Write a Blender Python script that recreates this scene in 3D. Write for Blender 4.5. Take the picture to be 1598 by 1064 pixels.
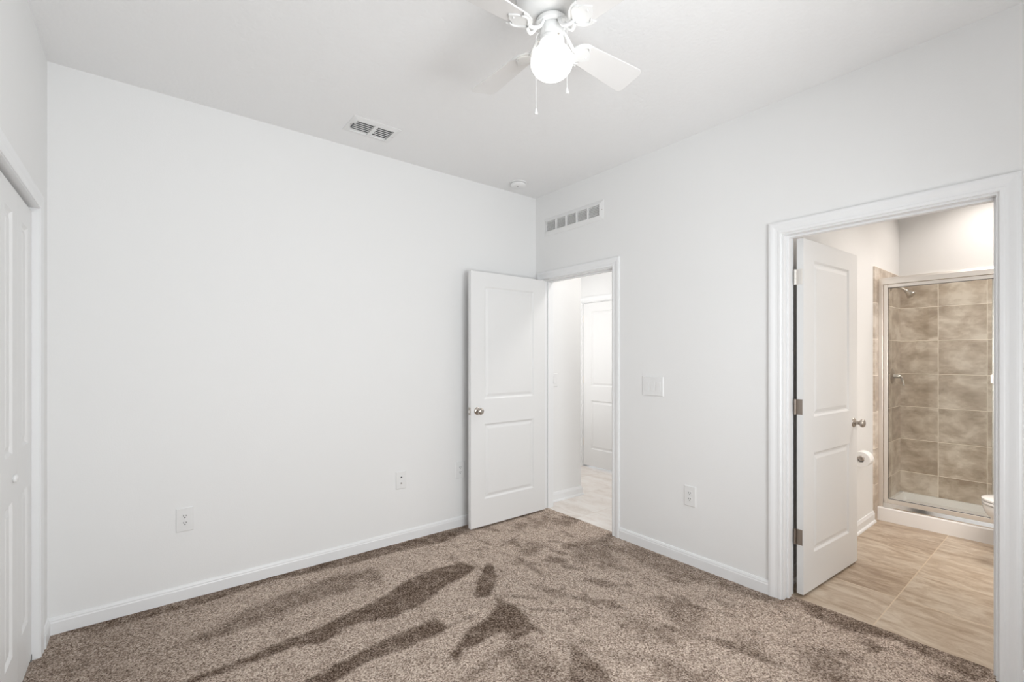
import bpy, bmesh, math, random
import numpy as np
from mathutils import Vector, Matrix, noise

# ------------------------------------------------------------------ scene, camera, light
for o in list(bpy.data.objects):
    bpy.data.objects.remove(o)
S = bpy.context.scene
C = S.collection
PI = math.pi
H = 2.84                                   # ceiling height

S.view_settings.view_transform = 'Standard'
S.view_settings.look = 'None'
S.view_settings.exposure = 0.06
S.view_settings.gamma = 1.0
S.view_settings.use_curve_mapping = False

cam_d = bpy.data.cameras.new('camera')
cam = bpy.data.objects.new('camera', cam_d)
C.objects.link(cam)
cam.location = (-2.8406, -3.2253, 1.3794)
cam.rotation_euler = (PI / 2, 0, math.radians(51.55 - 90))
cam_d.sensor_width = 36.0
cam_d.lens = 725.0 / 1598.0 * 36.0
cam_d.shift_y = 25.0 / 1598.0
cam_d.clip_start = 0.02
S.camera = cam

world = bpy.data.worlds.new('world')
S.world = world
world.use_nodes = True
world.node_tree.nodes['Background'].inputs[0].default_value = (0.80, 0.90, 1.0, 1)
world.node_tree.nodes['Background'].inputs[1].default_value = 1.5


def area(name, loc, target, sx, sy, power, col, spread=PI):
    l = bpy.data.lights.new(name, 'AREA')
    l.shape = 'RECTANGLE'; l.size = sx; l.size_y = sy
    l.energy = power; l.color = col; l.spread = spread
    o = bpy.data.objects.new(name, l)
    C.objects.link(o)
    o.location = loc
    d = Vector(target) - Vector(loc)
    o.rotation_euler = d.to_track_quat('-Z', 'Y').to_euler()
    return o


def point(name, loc, r, power, col):
    l = bpy.data.lights.new(name, 'POINT')
    l.shadow_soft_size = r; l.energy = power; l.color = col
    o = bpy.data.objects.new(name, l)
    C.objects.link(o); o.location = loc
    return o


area('window_daylight', (-1.75, -4.04, 1.45), (-1.75, 0, 2.7), 1.9, 1.55, 80, (0.985, 0.99, 1.0))
area('hall_ceiling_light', (0.80, -0.95, 2.80), (0.80, -0.95, 0), 0.35, 0.35, 12.5, (1.0, 0.97, 0.94))
area('hall_door_fill', (0.66, 0.68, 1.35), (1.5, 0.55, 1.25), 0.9, 2.2, 9.5, (1.0, 0.99, 0.98))  # unseen fill added to brighten the hall door, no opening behind it
area('vanity_bounce_fill', (0.22, -3.15, 1.55), (2.4, -2.85, 0.45), 0.7, 0.5, 7, (1.0, 0.92, 0.85), math.radians(85))  # added unseen fill, stands in for mirror bounce onto the lower shower
area('bathroom_ceiling_light', (1.45, -2.98, 2.80), (1.45, -2.98, 0), 0.5, 0.5, 11.5, (1.0, 0.925, 0.86), math.radians(138))
area('shower_ceiling_light', (2.36, -2.75, 2.82), (2.36, -2.75, 0), 0.40, 0.40, 6.5, (1.0, 0.93, 0.87), math.radians(150))

# ------------------------------------------------------------------ materials
def new_mat(name):
    m = bpy.data.materials.new(name)
    m.use_nodes = True
    nt = m.node_tree
    return m, nt, nt.nodes['Principled BSDF']


def plain(name, col, rough=0.5, metal=0.0, bump=0.0, bscale=300.0, bdist=0.001, spec=None):
    m, nt, p = new_mat(name)
    p.inputs['Base Color'].default_value = (*col, 1)
    p.inputs['Roughness'].default_value = rough
    p.inputs['Metallic'].default_value = metal
    if spec is not None:
        p.inputs['Specular IOR Level'].default_value = spec
    geo = nt.nodes.new('ShaderNodeNewGeometry')
    n = nt.nodes.new('ShaderNodeTexNoise')
    n.inputs['Scale'].default_value = bscale
    n.inputs['Detail'].default_value = 3
    nt.links.new(geo.outputs['Position'], n.inputs['Vector'])
    b = nt.nodes.new('ShaderNodeBump')
    b.inputs['Strength'].default_value = max(bump, 0.01)
    b.inputs['Distance'].default_value = bdist
    nt.links.new(n.outputs['Fac'], b.inputs['Height'])
    nt.links.new(b.outputs['Normal'], p.inputs['Normal'])
    return m


def ramp(nt, stops):
    r = nt.nodes.new('ShaderNodeValToRGB')
    e = r.color_ramp.elements
    while len(e) < len(stops):
        e.new(0.5)
    for k, (pos, col) in enumerate(stops):
        e[k].position = pos
        e[k].color = (*col, 1)
    return r


def tile_mat(name, axes, size, phase, c1, c2, c3, grout, gw, streak, rough, seed=0.0, dist=0.25, rgh=0.62, rot=0.0):
    """square tiles laid on a world-space grid; axes = which two coordinates carry the grid"""
    m, nt, p = new_mat(name)
    N, L = nt.nodes, nt.links
    geo = N.new('ShaderNodeNewGeometry')
    sep = N.new('ShaderNodeSeparateXYZ'); L.new(geo.outputs['Position'], sep.inputs[0])
    cells, dists = [], []
    for k, a in enumerate(axes):
        ad = N.new('ShaderNodeMath'); ad.operation = 'ADD'; ad.inputs[1].default_value = -phase[k] + size[k] * 40
        L.new(sep.outputs['XYZ'.index(a)], ad.inputs[0])
        dv = N.new('ShaderNodeMath'); dv.operation = 'DIVIDE'; dv.inputs[1].default_value = size[k]
        L.new(ad.outputs[0], dv.inputs[0])
        fl = N.new('ShaderNodeMath'); fl.operation = 'FLOOR'; L.new(dv.outputs[0], fl.inputs[0])
        fr = N.new('ShaderNodeMath'); fr.operation = 'FRACT'; L.new(dv.outputs[0], fr.inputs[0])
        pp = N.new('ShaderNodeMath'); pp.operation = 'PINGPONG'; pp.inputs[1].default_value = 0.5
        L.new(fr.outputs[0], pp.inputs[0])
        mu = N.new('ShaderNodeMath'); mu.operation = 'MULTIPLY'; mu.inputs[1].default_value = size[k]
        L.new(pp.outputs[0], mu.inputs[0])
        cells.append(fl); dists.append(mu)
    mn = N.new('ShaderNodeMath'); mn.operation = 'MINIMUM'
    L.new(dists[0].outputs[0], mn.inputs[0]); L.new(dists[1].outputs[0], mn.inputs[1])
    gm = N.new('ShaderNodeMapRange'); gm.inputs['From Min'].default_value = gw * 0.5 - 0.0006
    gm.inputs['From Max'].default_value = gw * 0.5 + 0.0006
    gm.inputs['To Min'].default_value = 0; gm.inputs['To Max'].default_value = 1
    L.new(mn.outputs[0], gm.inputs['Value'])
    cc = N.new('ShaderNodeCombineXYZ')
    L.new(cells[0].outputs[0], cc.inputs[0]); L.new(cells[1].outputs[0], cc.inputs[1])
    cc.inputs[2].default_value = seed
    wn = N.new('ShaderNodeTexWhiteNoise'); L.new(cc.outputs[0], wn.inputs['Vector'])
    # each tile shows its own piece of the stone pattern
    sc = N.new('ShaderNodeVectorMath'); sc.operation = 'SCALE'; sc.inputs['Scale'].default_value = 7.0
    L.new(wn.outputs['Color'], sc.inputs[0])
    ad = N.new('ShaderNodeVectorMath'); ad.operation = 'ADD'
    L.new(geo.outputs['Position'], ad.inputs[0]); L.new(sc.outputs[0], ad.inputs[1])
    mp = N.new('ShaderNodeMapping'); mp.inputs['Scale'].default_value = streak; mp.inputs['Rotation'].default_value = (0, 0, rot)
    L.new(ad.outputs[0], mp.inputs['Vector'])
    n1 = N.new('ShaderNodeTexNoise'); n1.inputs['Scale'].default_value = 1.0
    n1.inputs['Detail'].default_value = 10; n1.inputs['Roughness'].default_value = rgh
    n1.inputs['Distortion'].default_value = dist
    L.new(mp.outputs[0], n1.inputs['Vector'])
    sh = N.new('ShaderNodeMath'); sh.operation = 'MULTIPLY_ADD'; sh.inputs[1].default_value = 0.12
    L.new(wn.outputs['Value'], sh.inputs[0]); L.new(n1.outputs['Fac'], sh.inputs[2])
    r = ramp(nt, [(0.40, c1), (0.55, c2), (0.70, c3)])
    L.new(sh.outputs[0], r.inputs['Fac'])
    mx = N.new('ShaderNodeMix'); mx.data_type = 'RGBA'
    L.new(gm.outputs[0], mx.inputs['Factor'])
    mx.inputs['A'].default_value = (*grout, 1)
    L.new(r.outputs['Color'], mx.inputs['B'])
    L.new(mx.outputs['Result'], p.inputs['Base Color'])
    p.inputs['Roughness'].default_value = rough
    b = N.new('ShaderNodeBump'); b.inputs['Strength'].default_value = 0.5; b.inputs['Distance'].default_value = 0.0015
    L.new(gm.outputs[0], b.inputs['Height']); L.new(b.outputs['Normal'], p.inputs['Normal'])
    return m


M = {}
M['wall'] = plain('wall_paint', (0.885, 0.885, 0.88), 0.85, bump=0.25, bscale=140, bdist=0.0015, spec=0.2)
M['ceiling'] = plain('ceiling_paint', (0.93, 0.93, 0.93), 0.95, bump=0.55, bscale=55, bdist=0.004, spec=0.1)
M['trim'] = plain('trim_paint', (0.90, 0.905, 0.91), 0.38, bump=0.01, bscale=30)
M['door'] = plain('door_paint', (0.86, 0.86, 0.855), 0.42, bump=0.08, bscale=90)
M['plastic'] = plain('white_plastic', (0.86, 0.86, 0.855), 0.35)
M['dark'] = plain('dark_slot', (0.035, 0.035, 0.04), 0.7)
M['duct'] = plain('duct_metal', (0.10, 0.105, 0.115), 0.6)
M['grille_back'] = plain('grille_back', (0.66, 0.66, 0.65), 0.8)
M['nickel'] = plain('satin_nickel', (0.50, 0.46, 0.42), 0.28, 1.0)
M['chrome'] = plain('brushed_chrome', (0.90, 0.87, 0.83), 0.38, 1.0)
M['bright_chrome'] = plain('polished_chrome', (0.78, 0.76, 0.74), 0.12, 1.0)
M['hinge'] = plain('hinge_nickel', (0.36, 0.31, 0.27), 0.38, 1.0)
M['fan'] = plain('fan_enamel', (0.84, 0.845, 0.84), 0.32)
M['blade'] = plain('fan_blade_laminate', (0.82, 0.81, 0.80), 0.5)
M['porcelain'] = plain('porcelain', (0.86, 0.85, 0.83), 0.12)
M['acrylic'] = plain('shower_tray_acrylic', (0.87, 0.86, 0.85), 0.25)
M['paper'] = plain('tissue_paper', (0.90, 0.89, 0.87), 0.95, bump=0.4, bscale=400)
M['door_gap'] = plain('closet_track_metal', (0.28, 0.28, 0.27), 0.5, 0.6)

M['wall_tile_back'] = tile_mat('shower_tile_back', 'YZ', (0.311, 0.306), (-2.334, 0.0), (0.42, 0.335, 0.26),
    (0.58, 0.49, 0.40), (0.78, 0.70, 0.61), (0.92, 0.84, 0.74), 0.005, (4.5, 5.5, 8.5), 0.32)
M['wall_tile_side'] = tile_mat('shower_tile_side', 'XZ', (0.311, 0.306), (2.788, 0.0), (0.42, 0.335, 0.26),
    (0.58, 0.49, 0.40), (0.78, 0.70, 0.61), (0.92, 0.84, 0.74), 0.005, (4.5, 5.5, 8.5), 0.32, 3.0)
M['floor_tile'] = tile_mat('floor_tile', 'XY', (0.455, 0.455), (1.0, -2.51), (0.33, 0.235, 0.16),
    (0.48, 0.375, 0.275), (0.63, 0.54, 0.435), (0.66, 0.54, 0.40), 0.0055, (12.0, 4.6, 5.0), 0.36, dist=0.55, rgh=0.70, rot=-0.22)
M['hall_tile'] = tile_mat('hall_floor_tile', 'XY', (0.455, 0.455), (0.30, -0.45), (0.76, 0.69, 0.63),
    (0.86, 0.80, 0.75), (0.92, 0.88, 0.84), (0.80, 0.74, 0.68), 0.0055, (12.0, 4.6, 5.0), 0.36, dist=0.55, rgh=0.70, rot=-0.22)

m, nt, p = new_mat('lit_globe_glass')
p.inputs['Base Color'].default_value = (0.95, 0.95, 0.93, 1)
p.inputs['Emission Color'].default_value = (1.0, 0.965, 0.90, 1)
p.inputs['Emission Strength'].default_value = 2.3
p.inputs['Roughness'].default_value = 0.3
M['globe'] = m


def clear_glass(name, tint, refl):
    m, nt, p = new_mat(name)
    N, L = nt.nodes, nt.links
    tr = N.new('ShaderNodeBsdfTransparent'); tr.inputs[0].default_value = (*tint, 1)
    gl = N.new('ShaderNodeBsdfGlossy'); gl.inputs['Roughness'].default_value = 0.02
    fr = N.new('ShaderNodeFresnel'); fr.inputs['IOR'].default_value = refl
    mx = N.new('ShaderNodeMixShader')
    L.new(fr.outputs[0], mx.inputs[0]); L.new(tr.outputs[0], mx.inputs[1]); L.new(gl.outputs[0], mx.inputs[2])
    L.new(mx.outputs[0], N['Material Output'].inputs['Surface'])
    return m


M['shower_glass'] = clear_glass('shower_glass', (0.95, 0.96, 0.95), 1.42)
M['window_glass'] = clear_glass('window_glass', (0.97, 0.98, 0.98), 1.3)

# carpet: salt-and-pepper pile, brushed lighter and darker by the vacuum cleaner
m, nt, p = new_mat('carpet_pile')
N, L = nt.nodes, nt.links
geo = N.new('ShaderNodeNewGeometry')
att = N.new('ShaderNodeAttribute'); att.attribute_name = 'pile'
n1 = N.new('ShaderNodeTexNoise'); n1.inputs['Scale'].default_value = 138; n1.inputs['Detail'].default_value = 5
n1.inputs['Roughness'].default_value = 0.75
n2 = N.new('ShaderNodeTexNoise'); n2.inputs['Scale'].default_value = 9; n2.inputs['Detail'].default_value = 5
n2.inputs['Roughness'].default_value = 0.65
L.new(geo.outputs['Position'], n1.inputs['Vector']); L.new(geo.outputs['Position'], n2.inputs['Vector'])
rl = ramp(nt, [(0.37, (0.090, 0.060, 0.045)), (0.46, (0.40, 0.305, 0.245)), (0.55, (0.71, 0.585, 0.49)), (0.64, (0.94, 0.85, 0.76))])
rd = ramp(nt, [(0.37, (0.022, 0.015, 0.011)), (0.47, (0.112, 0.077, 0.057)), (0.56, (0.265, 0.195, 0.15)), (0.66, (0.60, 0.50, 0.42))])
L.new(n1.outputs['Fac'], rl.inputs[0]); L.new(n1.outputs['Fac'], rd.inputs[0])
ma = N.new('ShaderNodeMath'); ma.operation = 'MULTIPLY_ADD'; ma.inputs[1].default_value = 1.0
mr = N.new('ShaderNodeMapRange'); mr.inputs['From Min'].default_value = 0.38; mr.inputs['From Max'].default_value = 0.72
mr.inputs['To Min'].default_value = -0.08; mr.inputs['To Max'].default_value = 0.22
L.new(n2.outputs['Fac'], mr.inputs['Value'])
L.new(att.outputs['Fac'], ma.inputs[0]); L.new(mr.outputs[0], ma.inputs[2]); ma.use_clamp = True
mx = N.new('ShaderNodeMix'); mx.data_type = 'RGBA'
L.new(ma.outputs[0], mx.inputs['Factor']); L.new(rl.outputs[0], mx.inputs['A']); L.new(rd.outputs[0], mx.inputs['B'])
L.new(mx.outputs['Result'], p.inputs['Base Color'])
p.inputs['Roughness'].default_value = 1.0
p.inputs['Specular IOR Level'].default_value = 0.05
b = N.new('ShaderNodeBump'); b.inputs['Strength'].default_value = 0.7; b.inputs['Distance'].default_value = 0.006
L.new(n1.outputs['Fac'], b.inputs['Height']); L.new(b.outputs['Normal'], p.inputs['Normal'])
M['carpet'] = m


# ------------------------------------------------------------------ mesh helpers
class MB:
    """collects shapes given in world (or thing-local) coordinates and links them as one mesh object"""
    def __init__(self):
        self.v, self.f, self.sm = [], [], []

    def add(self, vs, fs, smooth=False):
        n = len(self.v)
        self.v += [tuple(x) for x in vs]
        self.f += [tuple(i + n for i in f) for f in fs]
        self.sm += [smooth] * len(fs)
        return self

    def box(self, x0, x1, y0, y1, z0, z1):
        x0, x1 = sorted((x0, x1)); y0, y1 = sorted((y0, y1)); z0, z1 = sorted((z0, z1))
        vs = [(x, y, z) for z in (z0, z1) for y in (y0, y1) for x in (x0, x1)]
        return self.add(vs, [(0, 2, 3, 1), (4, 5, 7, 6), (0, 1, 5, 4), (2, 6, 7, 3), (0, 4, 6, 2), (1, 3, 7, 5)])

    def loops(self, ls, cap=True, closed=True, smooth=False):
        """skin a list of equal-length loops"""
        n = len(ls[0]); vs = [p for l in ls for p in l]; fs = []
        for k in range(len(ls) - 1):
            for i in range(n if closed else n - 1):
                j = (i + 1) % n
                fs.append((k * n + i, k * n + j, (k + 1) * n + j, (k + 1) * n + i))
        n0 = len(fs)
        self.add(vs, fs, smooth)
        if cap:
            m = len(self.v) - len(vs)
            self.f += [tuple(m + i for i in reversed(range(n))), tuple(m + (len(ls) - 1) * n + i for i in range(n))]
            self.sm += [False, False]
        return self

    def lathe(self, prof, mat=Matrix(), n=32, cap=True):
        ls = [[mat @ Vector((r * math.cos(2 * PI * i / n), r * math.sin(2 * PI * i / n), z)) for i in range(n)] for r, z in prof]
        return self.loops(ls, cap=cap, smooth=True)

    def tube(self, pts, rad, n=10):
        pts = [Vector(q) for q in pts]
        ls = []
        for k, q in enumerate(pts):
            d = (pts[min(k + 1, len(pts) - 1)] - pts[max(k - 1, 0)]).normalized()
            u = d.orthogonal().normalized() if k == 0 else (u - u.dot(d) * d).normalized()
            w = d.cross(u)
            r = rad[k] if isinstance(rad, (list, tuple)) else rad
            ls.append([q + r * (math.cos(2 * PI * i / n) * u + math.sin(2 * PI * i / n) * w) for i in range(n)])
        return self.loops(ls, smooth=True)

    def plate(self, outline, t, mat=Matrix()):
        """flat outline [(x, y)] given a thickness along z"""
        return self.loops([[mat @ Vector((x, y, z)) for x, y in outline] for z in (0.0, t)])

    def build(self, name, mat, parent=None, bevel=0.0, local=False, sharp=40):
        me = bpy.data.meshes.new(name)
        vs = self.v
        if parent is not None and not local:
            inv = parent_matrix(parent).inverted()
            vs = [tuple(inv @ Vector(q)) for q in vs]
        me.from_pydata(vs, [], self.f)
        bm = bmesh.new(); bm.from_mesh(me)
        bmesh.ops.recalc_face_normals(bm, faces=bm.faces)
        bm.to_mesh(me); bm.free()
        for k, q in enumerate(me.polygons):
            q.use_smooth = self.sm[k]
        me.materials.append(mat)
        if any(self.sm):
            me.set_sharp_from_angle(angle=math.radians(sharp))
        o = bpy.data.objects.new(name, me)
        C.objects.link(o)
        if parent is not None:
            o.parent = parent
        if bevel:
            md = o.modifiers.new('bevel', 'BEVEL')
            md.width = bevel; md.segments = 2; md.limit_method = 'ANGLE'; md.angle_limit = math.radians(50)
        return o


def parent_matrix(o):
    m = Matrix.Translation(o.location) @ o.rotation_euler.to_matrix().to_4x4()
    return parent_matrix(o.parent) @ m if o.parent else m


def tag(o, label=None, cat=None, group=None, kind=None):
    if label: o['label'] = label
    if cat: o['category'] = cat
    if group: o['group'] = group
    if kind: o['kind'] = kind
    return o


def thing(name, label, cat, loc=(0, 0, 0), rot=(0, 0, 0), group=None, kind=None):
    o = bpy.data.objects.new(name, None)
    o.empty_display_size = 0.05
    C.objects.link(o)
    o.location = loc; o.rotation_euler = rot
    return tag(o, label, cat, group, kind)


def struct(name, mb, mat, label, cat, bevel=0.0):
    return tag(mb.build(name, mat, bevel=bevel), label, cat, kind='structure')


def frame(loc, d, up=(0, 0, 1)):
    """matrix whose local z axis points along d"""
    z = Vector(d).normalized(); x = Vector(up).cross(z)
    if x.length < 1e-4: x = Vector((1, 0, 0)).cross(z)
    if x.length < 1e-4: x = Vector((0, 1, 0))
    x.normalize(); y = z.cross(x)
    return Matrix.Translation(loc) @ Matrix((x, y, z)).transposed().to_4x4()

# ------------------------------------------------------------------ the shell
XL = -3.212            # closet wall face
YF = -3.87             # wall behind the camera
T = 0.12
D1 = (-0.895, -0.105, 2.073)      # bedroom door opening in the right wall: y0, y1, top
D2 = (-2.962, -2.118, 2.073)      # bathroom door opening
CL = (-1.437, -0.217, 2.060)      # closet opening in the left wall
BX = 2.788                        # far shower wall
BY = -2.054                       # bathroom wall behind its open door
HX = 1.523                        # far hall wall
D3 = (0.04, 0.835, 2.060)         # door in the far hall wall

struct('wall_back', MB().box(-4.0, 0.60, 0.0, T, 0, H), M['wall'],
       'long white painted wall facing the camera, carrying three cover plates near the floor', 'wall')
w = MB()
w.box(0, T, D1[1], 0, 0, H).box(0, T, D1[0], D1[1], D1[2], H).box(0, T, D2[1], D1[0], 0, H)
w.box(0, T, D2[0], D2[1], D2[2], H).box(0, T, YF - T, D2[0], 0, H)
struct('wall_right', w, M['wall'], 'white painted wall on the right with the two doorways', 'wall')
w = MB()
w.box(XL - T, XL, CL[1], 0, 0, H).box(XL - T, XL, CL[0], CL[1], CL[2], H).box(XL - T, XL, YF - T, CL[0], 0, H)
struct('wall_left', w, M['wall'], 'white painted wall at the far left with the closet opening', 'wall')
w = MB()
w.box(XL - 0.8, XL - T - 0.62, -1.9, 0, 0, H).box(XL - 0.8, XL - T, -2.0, -1.9, 0, H)
struct('wall_closet', w, M['wall'], 'plain wall inside the closet behind its doors', 'wall')
WN = (-2.55, -0.95, 0.75, 2.15)   # window opening in the wall behind the camera
w = MB()
w.box(XL - T, WN[0], YF - T, YF, 0, H).box(WN[1], T, YF - T, YF, 0, H)
w.box(WN[0], WN[1], YF - T, YF, 0, WN[2]).box(WN[0], WN[1], YF - T, YF, WN[3], H)
struct('wall_front', w, M['wall'], 'white wall with a window, behind the camera', 'wall')
wd = thing('window_1', 'white framed window in the wall behind the camera', 'window', (-1.75, YF - 0.06, WN[2]), kind='structure')
f = MB()
f.box(WN[0], WN[0] + .05, YF - .09, YF - .03, WN[2], WN[3]).box(WN[1] - .05, WN[1], YF - .09, YF - .03, WN[2], WN[3])
f.box(WN[0] + .05, WN[1] - .05, YF - .09, YF - .03, WN[2], WN[2] + .05).box(WN[0] + .05, WN[1] - .05, YF - .09, YF - .03, WN[3] - .05, WN[3])
f.box(-1.775, -1.725, YF - .09, YF - .03, WN[2] + .05, WN[3] - .05)
f.build('window_frame', M['trim'], wd)
MB().box(WN[0] + .05, WN[1] - .05, YF - .062, YF - .058, WN[2] + .05, WN[3] - .05).build('pane', M['window_glass'], wd)

# ceiling with a hole for the supply register
V = (-1.842, -1.535, -0.440, -0.216)   # register flange x0 x1 y0 y1
vi = (V[0] + .035, V[1] - .035, V[2] + .035, V[3] - .035)
c = MB()
X0, X1, Y0, Y1 = -4.1, 3.0, -4.0, 1.5
c.box(X0, vi[0], Y0, Y1, H, H + .06).box(vi[1], X1, Y0, Y1, H, H + .06)
c.box(vi[0], vi[1], Y0, vi[2], H, H + .06).box(vi[0], vi[1], vi[3], Y1, H, H + .06)
struct('ceiling', c, M['ceiling'], 'light grey textured ceiling', 'ceiling')

# bathroom and hall
struct('wall_bathroom', MB().box(T, BX, BY, BY + .12, 0, H), M['wall'],
       'white bathroom wall behind the open bathroom door', 'wall')
struct('wall_shower', MB().box(BX, BX + .12, -3.75, 1.5, 0, H), M['wall'],
       'white wall above the shower tiles at the far end of the bathroom', 'wall')
struct('wall_vanity', MB().box(T, BX, -3.72, -3.60, 0, H), M['wall'],
       'bathroom wall hidden to the right of the doorway', 'wall')
w = MB()
w.box(HX, HX + .12, D3[1], 1.42, 0, H).box(HX, HX + .12, D3[0], D3[1], D3[2], H).box(HX, HX + .12, BY + .12, D3[0], 0, H)
struct('wall_hall', w, M['wall'], 'bright white hall wall with a closed door seen through the bedroom doorway', 'wall')
struct('wall_hall_end', MB().box(0.48, HX, 1.30, 1.42, 0, H).box(0.48, 0.60, T, 1.30, 0, H), M['wall'],
       'hall walls round the corner from the bedroom doorway', 'wall')
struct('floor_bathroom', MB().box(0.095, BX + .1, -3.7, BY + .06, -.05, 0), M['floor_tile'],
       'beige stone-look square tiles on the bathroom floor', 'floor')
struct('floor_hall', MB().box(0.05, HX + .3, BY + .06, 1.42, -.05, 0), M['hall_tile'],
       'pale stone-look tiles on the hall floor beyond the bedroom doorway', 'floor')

# shower tile cladding
ty = 2.143
struct('wall_shower_tile_back', MB().box(BX - .012, BX, -3.60, BY - .012, 0.10, ty), M['wall_tile_back'],
       'taupe square wall tiles on the back wall of the shower', 'tiles')
struct('wall_shower_tile_side', MB().box(1.965, BX, BY - .012, BY, 0.0, ty), M['wall_tile_side'],
       'taupe square wall tiles on the left side wall of the shower', 'tiles')

# ------------------------------------------------------------------ carpet
MARKS = [
 (0.8,[(-3.19,-0.0),(-2.79,0.01),(-2.29,0.03),(-1.65,0.01),(-0.77,-0.02),(-0.79,-0.11),(-1.05,-0.21),(-1.44,-0.15),(-1.71,-0.15),(-2.02,-0.1),(-2.24,-0.07),(-2.54,-0.13),(-2.8,-0.11),(-3.02,-0.12)]),
 (0.6,[(-2.23,-0.3),(-1.97,-0.25),(-1.79,-0.26),(-1.66,-0.28),(-1.66,-0.4),(-1.7,-0.51),(-1.8,-0.41),(-1.84,-0.49),(-2.02,-0.49),(-2.2,-0.48),(-2.28,-0.53),(-2.39,-0.54),(-2.58,-0.55),(-2.78,-0.53),(-2.81,-0.48),(-2.65,-0.46),(-2.35,-0.33)]),
 (0.6,[(-1.44,-1.46),(-1.37,-1.53),(-1.41,-1.57),(-1.58,-1.55),(-1.75,-1.58),(-1.82,-1.53),(-1.6,-1.5)]),
 (0.6,[(-1.21,-1.62),(-1.22,-1.71),(-1.25,-1.89),(-1.34,-1.98),(-1.41,-1.92),(-1.32,-1.73),(-1.27,-1.65)]),
 (0.95,[(-1.16,-0.58),(-1.14,-0.69),(-1.23,-0.75),(-1.41,-0.79),(-1.56,-0.86),(-1.66,-0.9),(-1.83,-0.91),(-1.98,-0.85),(-2.17,-0.91),(-2.27,-0.85),(-2.44,-0.86),(-2.67,-0.85),(-2.79,-0.85),(-2.74,-0.81),(-2.67,-0.81),(-2.45,-0.81),(-2.43,-0.78),(-2.16,-0.77),(-1.96,-0.72),(-1.81,-0.7),(-1.56,-0.58),(-1.35,-0.55)]),
 (0.95,[(-1.63,-1.05),(-1.62,-1.18),(-1.67,-1.19),(-1.86,-1.19),(-2.04,-1.18),(-2.17,-1.21),(-2.32,-1.22),(-2.44,-1.13),(-2.31,-1.13),(-2.13,-1.1),(-1.96,-1.07),(-1.75,-1.06)]),
 (0.95,[(-1.04,-0.68),(-1.03,-0.77),(-1.13,-0.92),(-1.28,-1.06),(-1.36,-1.02),(-1.24,-0.86)]),
 (0.95,[(-1.25,-1.08),(-1.23,-1.23),(-1.28,-1.52),(-1.31,-1.46),(-1.44,-1.47),(-1.43,-1.37),(-1.55,-1.38),(-1.67,-1.39),(-1.74,-1.45),(-1.73,-1.38),(-1.56,-1.25),(-1.4,-1.22)]),
 (0.5,[(-1.47,-1.5),(-1.37,-1.57),(-1.36,-1.7),(-1.44,-1.89),(-1.65,-1.73),(-1.57,-1.59)]),
 (0.5,[(-0.02,-1.03),(-0.01,-1.42),(0.0,-2.04),(-0.09,-2.05),(-0.15,-1.81),(-0.22,-1.6),(-0.26,-1.35),(-0.18,-1.15)]),
 (0.5,[(-0.39,-0.83),(-0.25,-0.83),(0.01,-0.88),(-0.29,-1.15),(-0.35,-1.26),(-0.4,-1.22),(-0.42,-1.08),(-0.55,-1.1),(-0.57,-1.05)]),
 (0.5,[(-0.76,-0.68),(-0.61,-0.57),(-0.51,-0.63),(-0.55,-0.74),(-0.71,-0.81),(-0.78,-0.77)]),
 (0.5,[(-0.37,-0.37),(-0.04,-0.19),(-0.01,-0.26),(-0.27,-0.41),(-0.39,-0.44)]),
 (0.5,[(-0.56,-1.65),(-0.42,-1.77),(-0.49,-1.92),(-0.73,-2.02),(-0.75,-1.93),(-0.65,-1.79)]),
 (0.5,[(-0.53,-2.11),(-0.52,-2.22),(-0.58,-2.23),(-0.61,-2.15)]),
 (0.5,[(-0.87,-1.62),(-0.76,-1.75),(-0.8,-1.96),(-0.87,-1.97),(-0.88,-1.8)]),
 (0.5,[(-1.03,-1.91),(-0.93,-2.04),(-0.98,-2.19),(-1.11,-2.09)]),
 (0.5,[(-0.42,-2.33),(-0.38,-2.48),(-0.47,-2.6),(-0.61,-2.45)]),
 (0.75,[(0.07,-2.18),(0.08,-2.25),(0.09,-2.49),(0.08,-2.66),(0.11,-2.93),(0.0,-2.95),(-0.09,-2.9),(-0.02,-2.75),(0.02,-2.63),(-0.08,-2.42),(-0.06,-2.25)]),
 (0.75,[(-1.25,-1.67),(-1.22,-1.75),(-1.26,-1.89),(-1.33,-1.98),(-1.48,-1.86)])]
LINES = [[(-0.87,-0.29),(-0.83,-0.51)],
 [(-0.8,-0.53),(-0.58,-0.46)],
 [(-1.63,-1.17),(-1.46,-1.16)],
 [(-1.25,-1.06),(-1.08,-1.24)],
 [(-1.05,-1.33),(-0.89,-1.25)],
 [(-0.78,-1.33),(-0.99,-1.54)],
 [(-1.18,-1.31),(-1.03,-1.46)],
 [(-0.85,-0.86),(-0.87,-1.07)]]



def seg_d(px, py, a, b):
    ax, ay = a; bx, by = b
    dx, dy = bx - ax, by - ay
    t = np.clip(((px - ax) * dx + (py - ay) * dy) / (dx * dx + dy * dy + 1e-9), 0, 1)
    return np.hypot(px - ax - t * dx, py - ay - t * dy)


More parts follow.
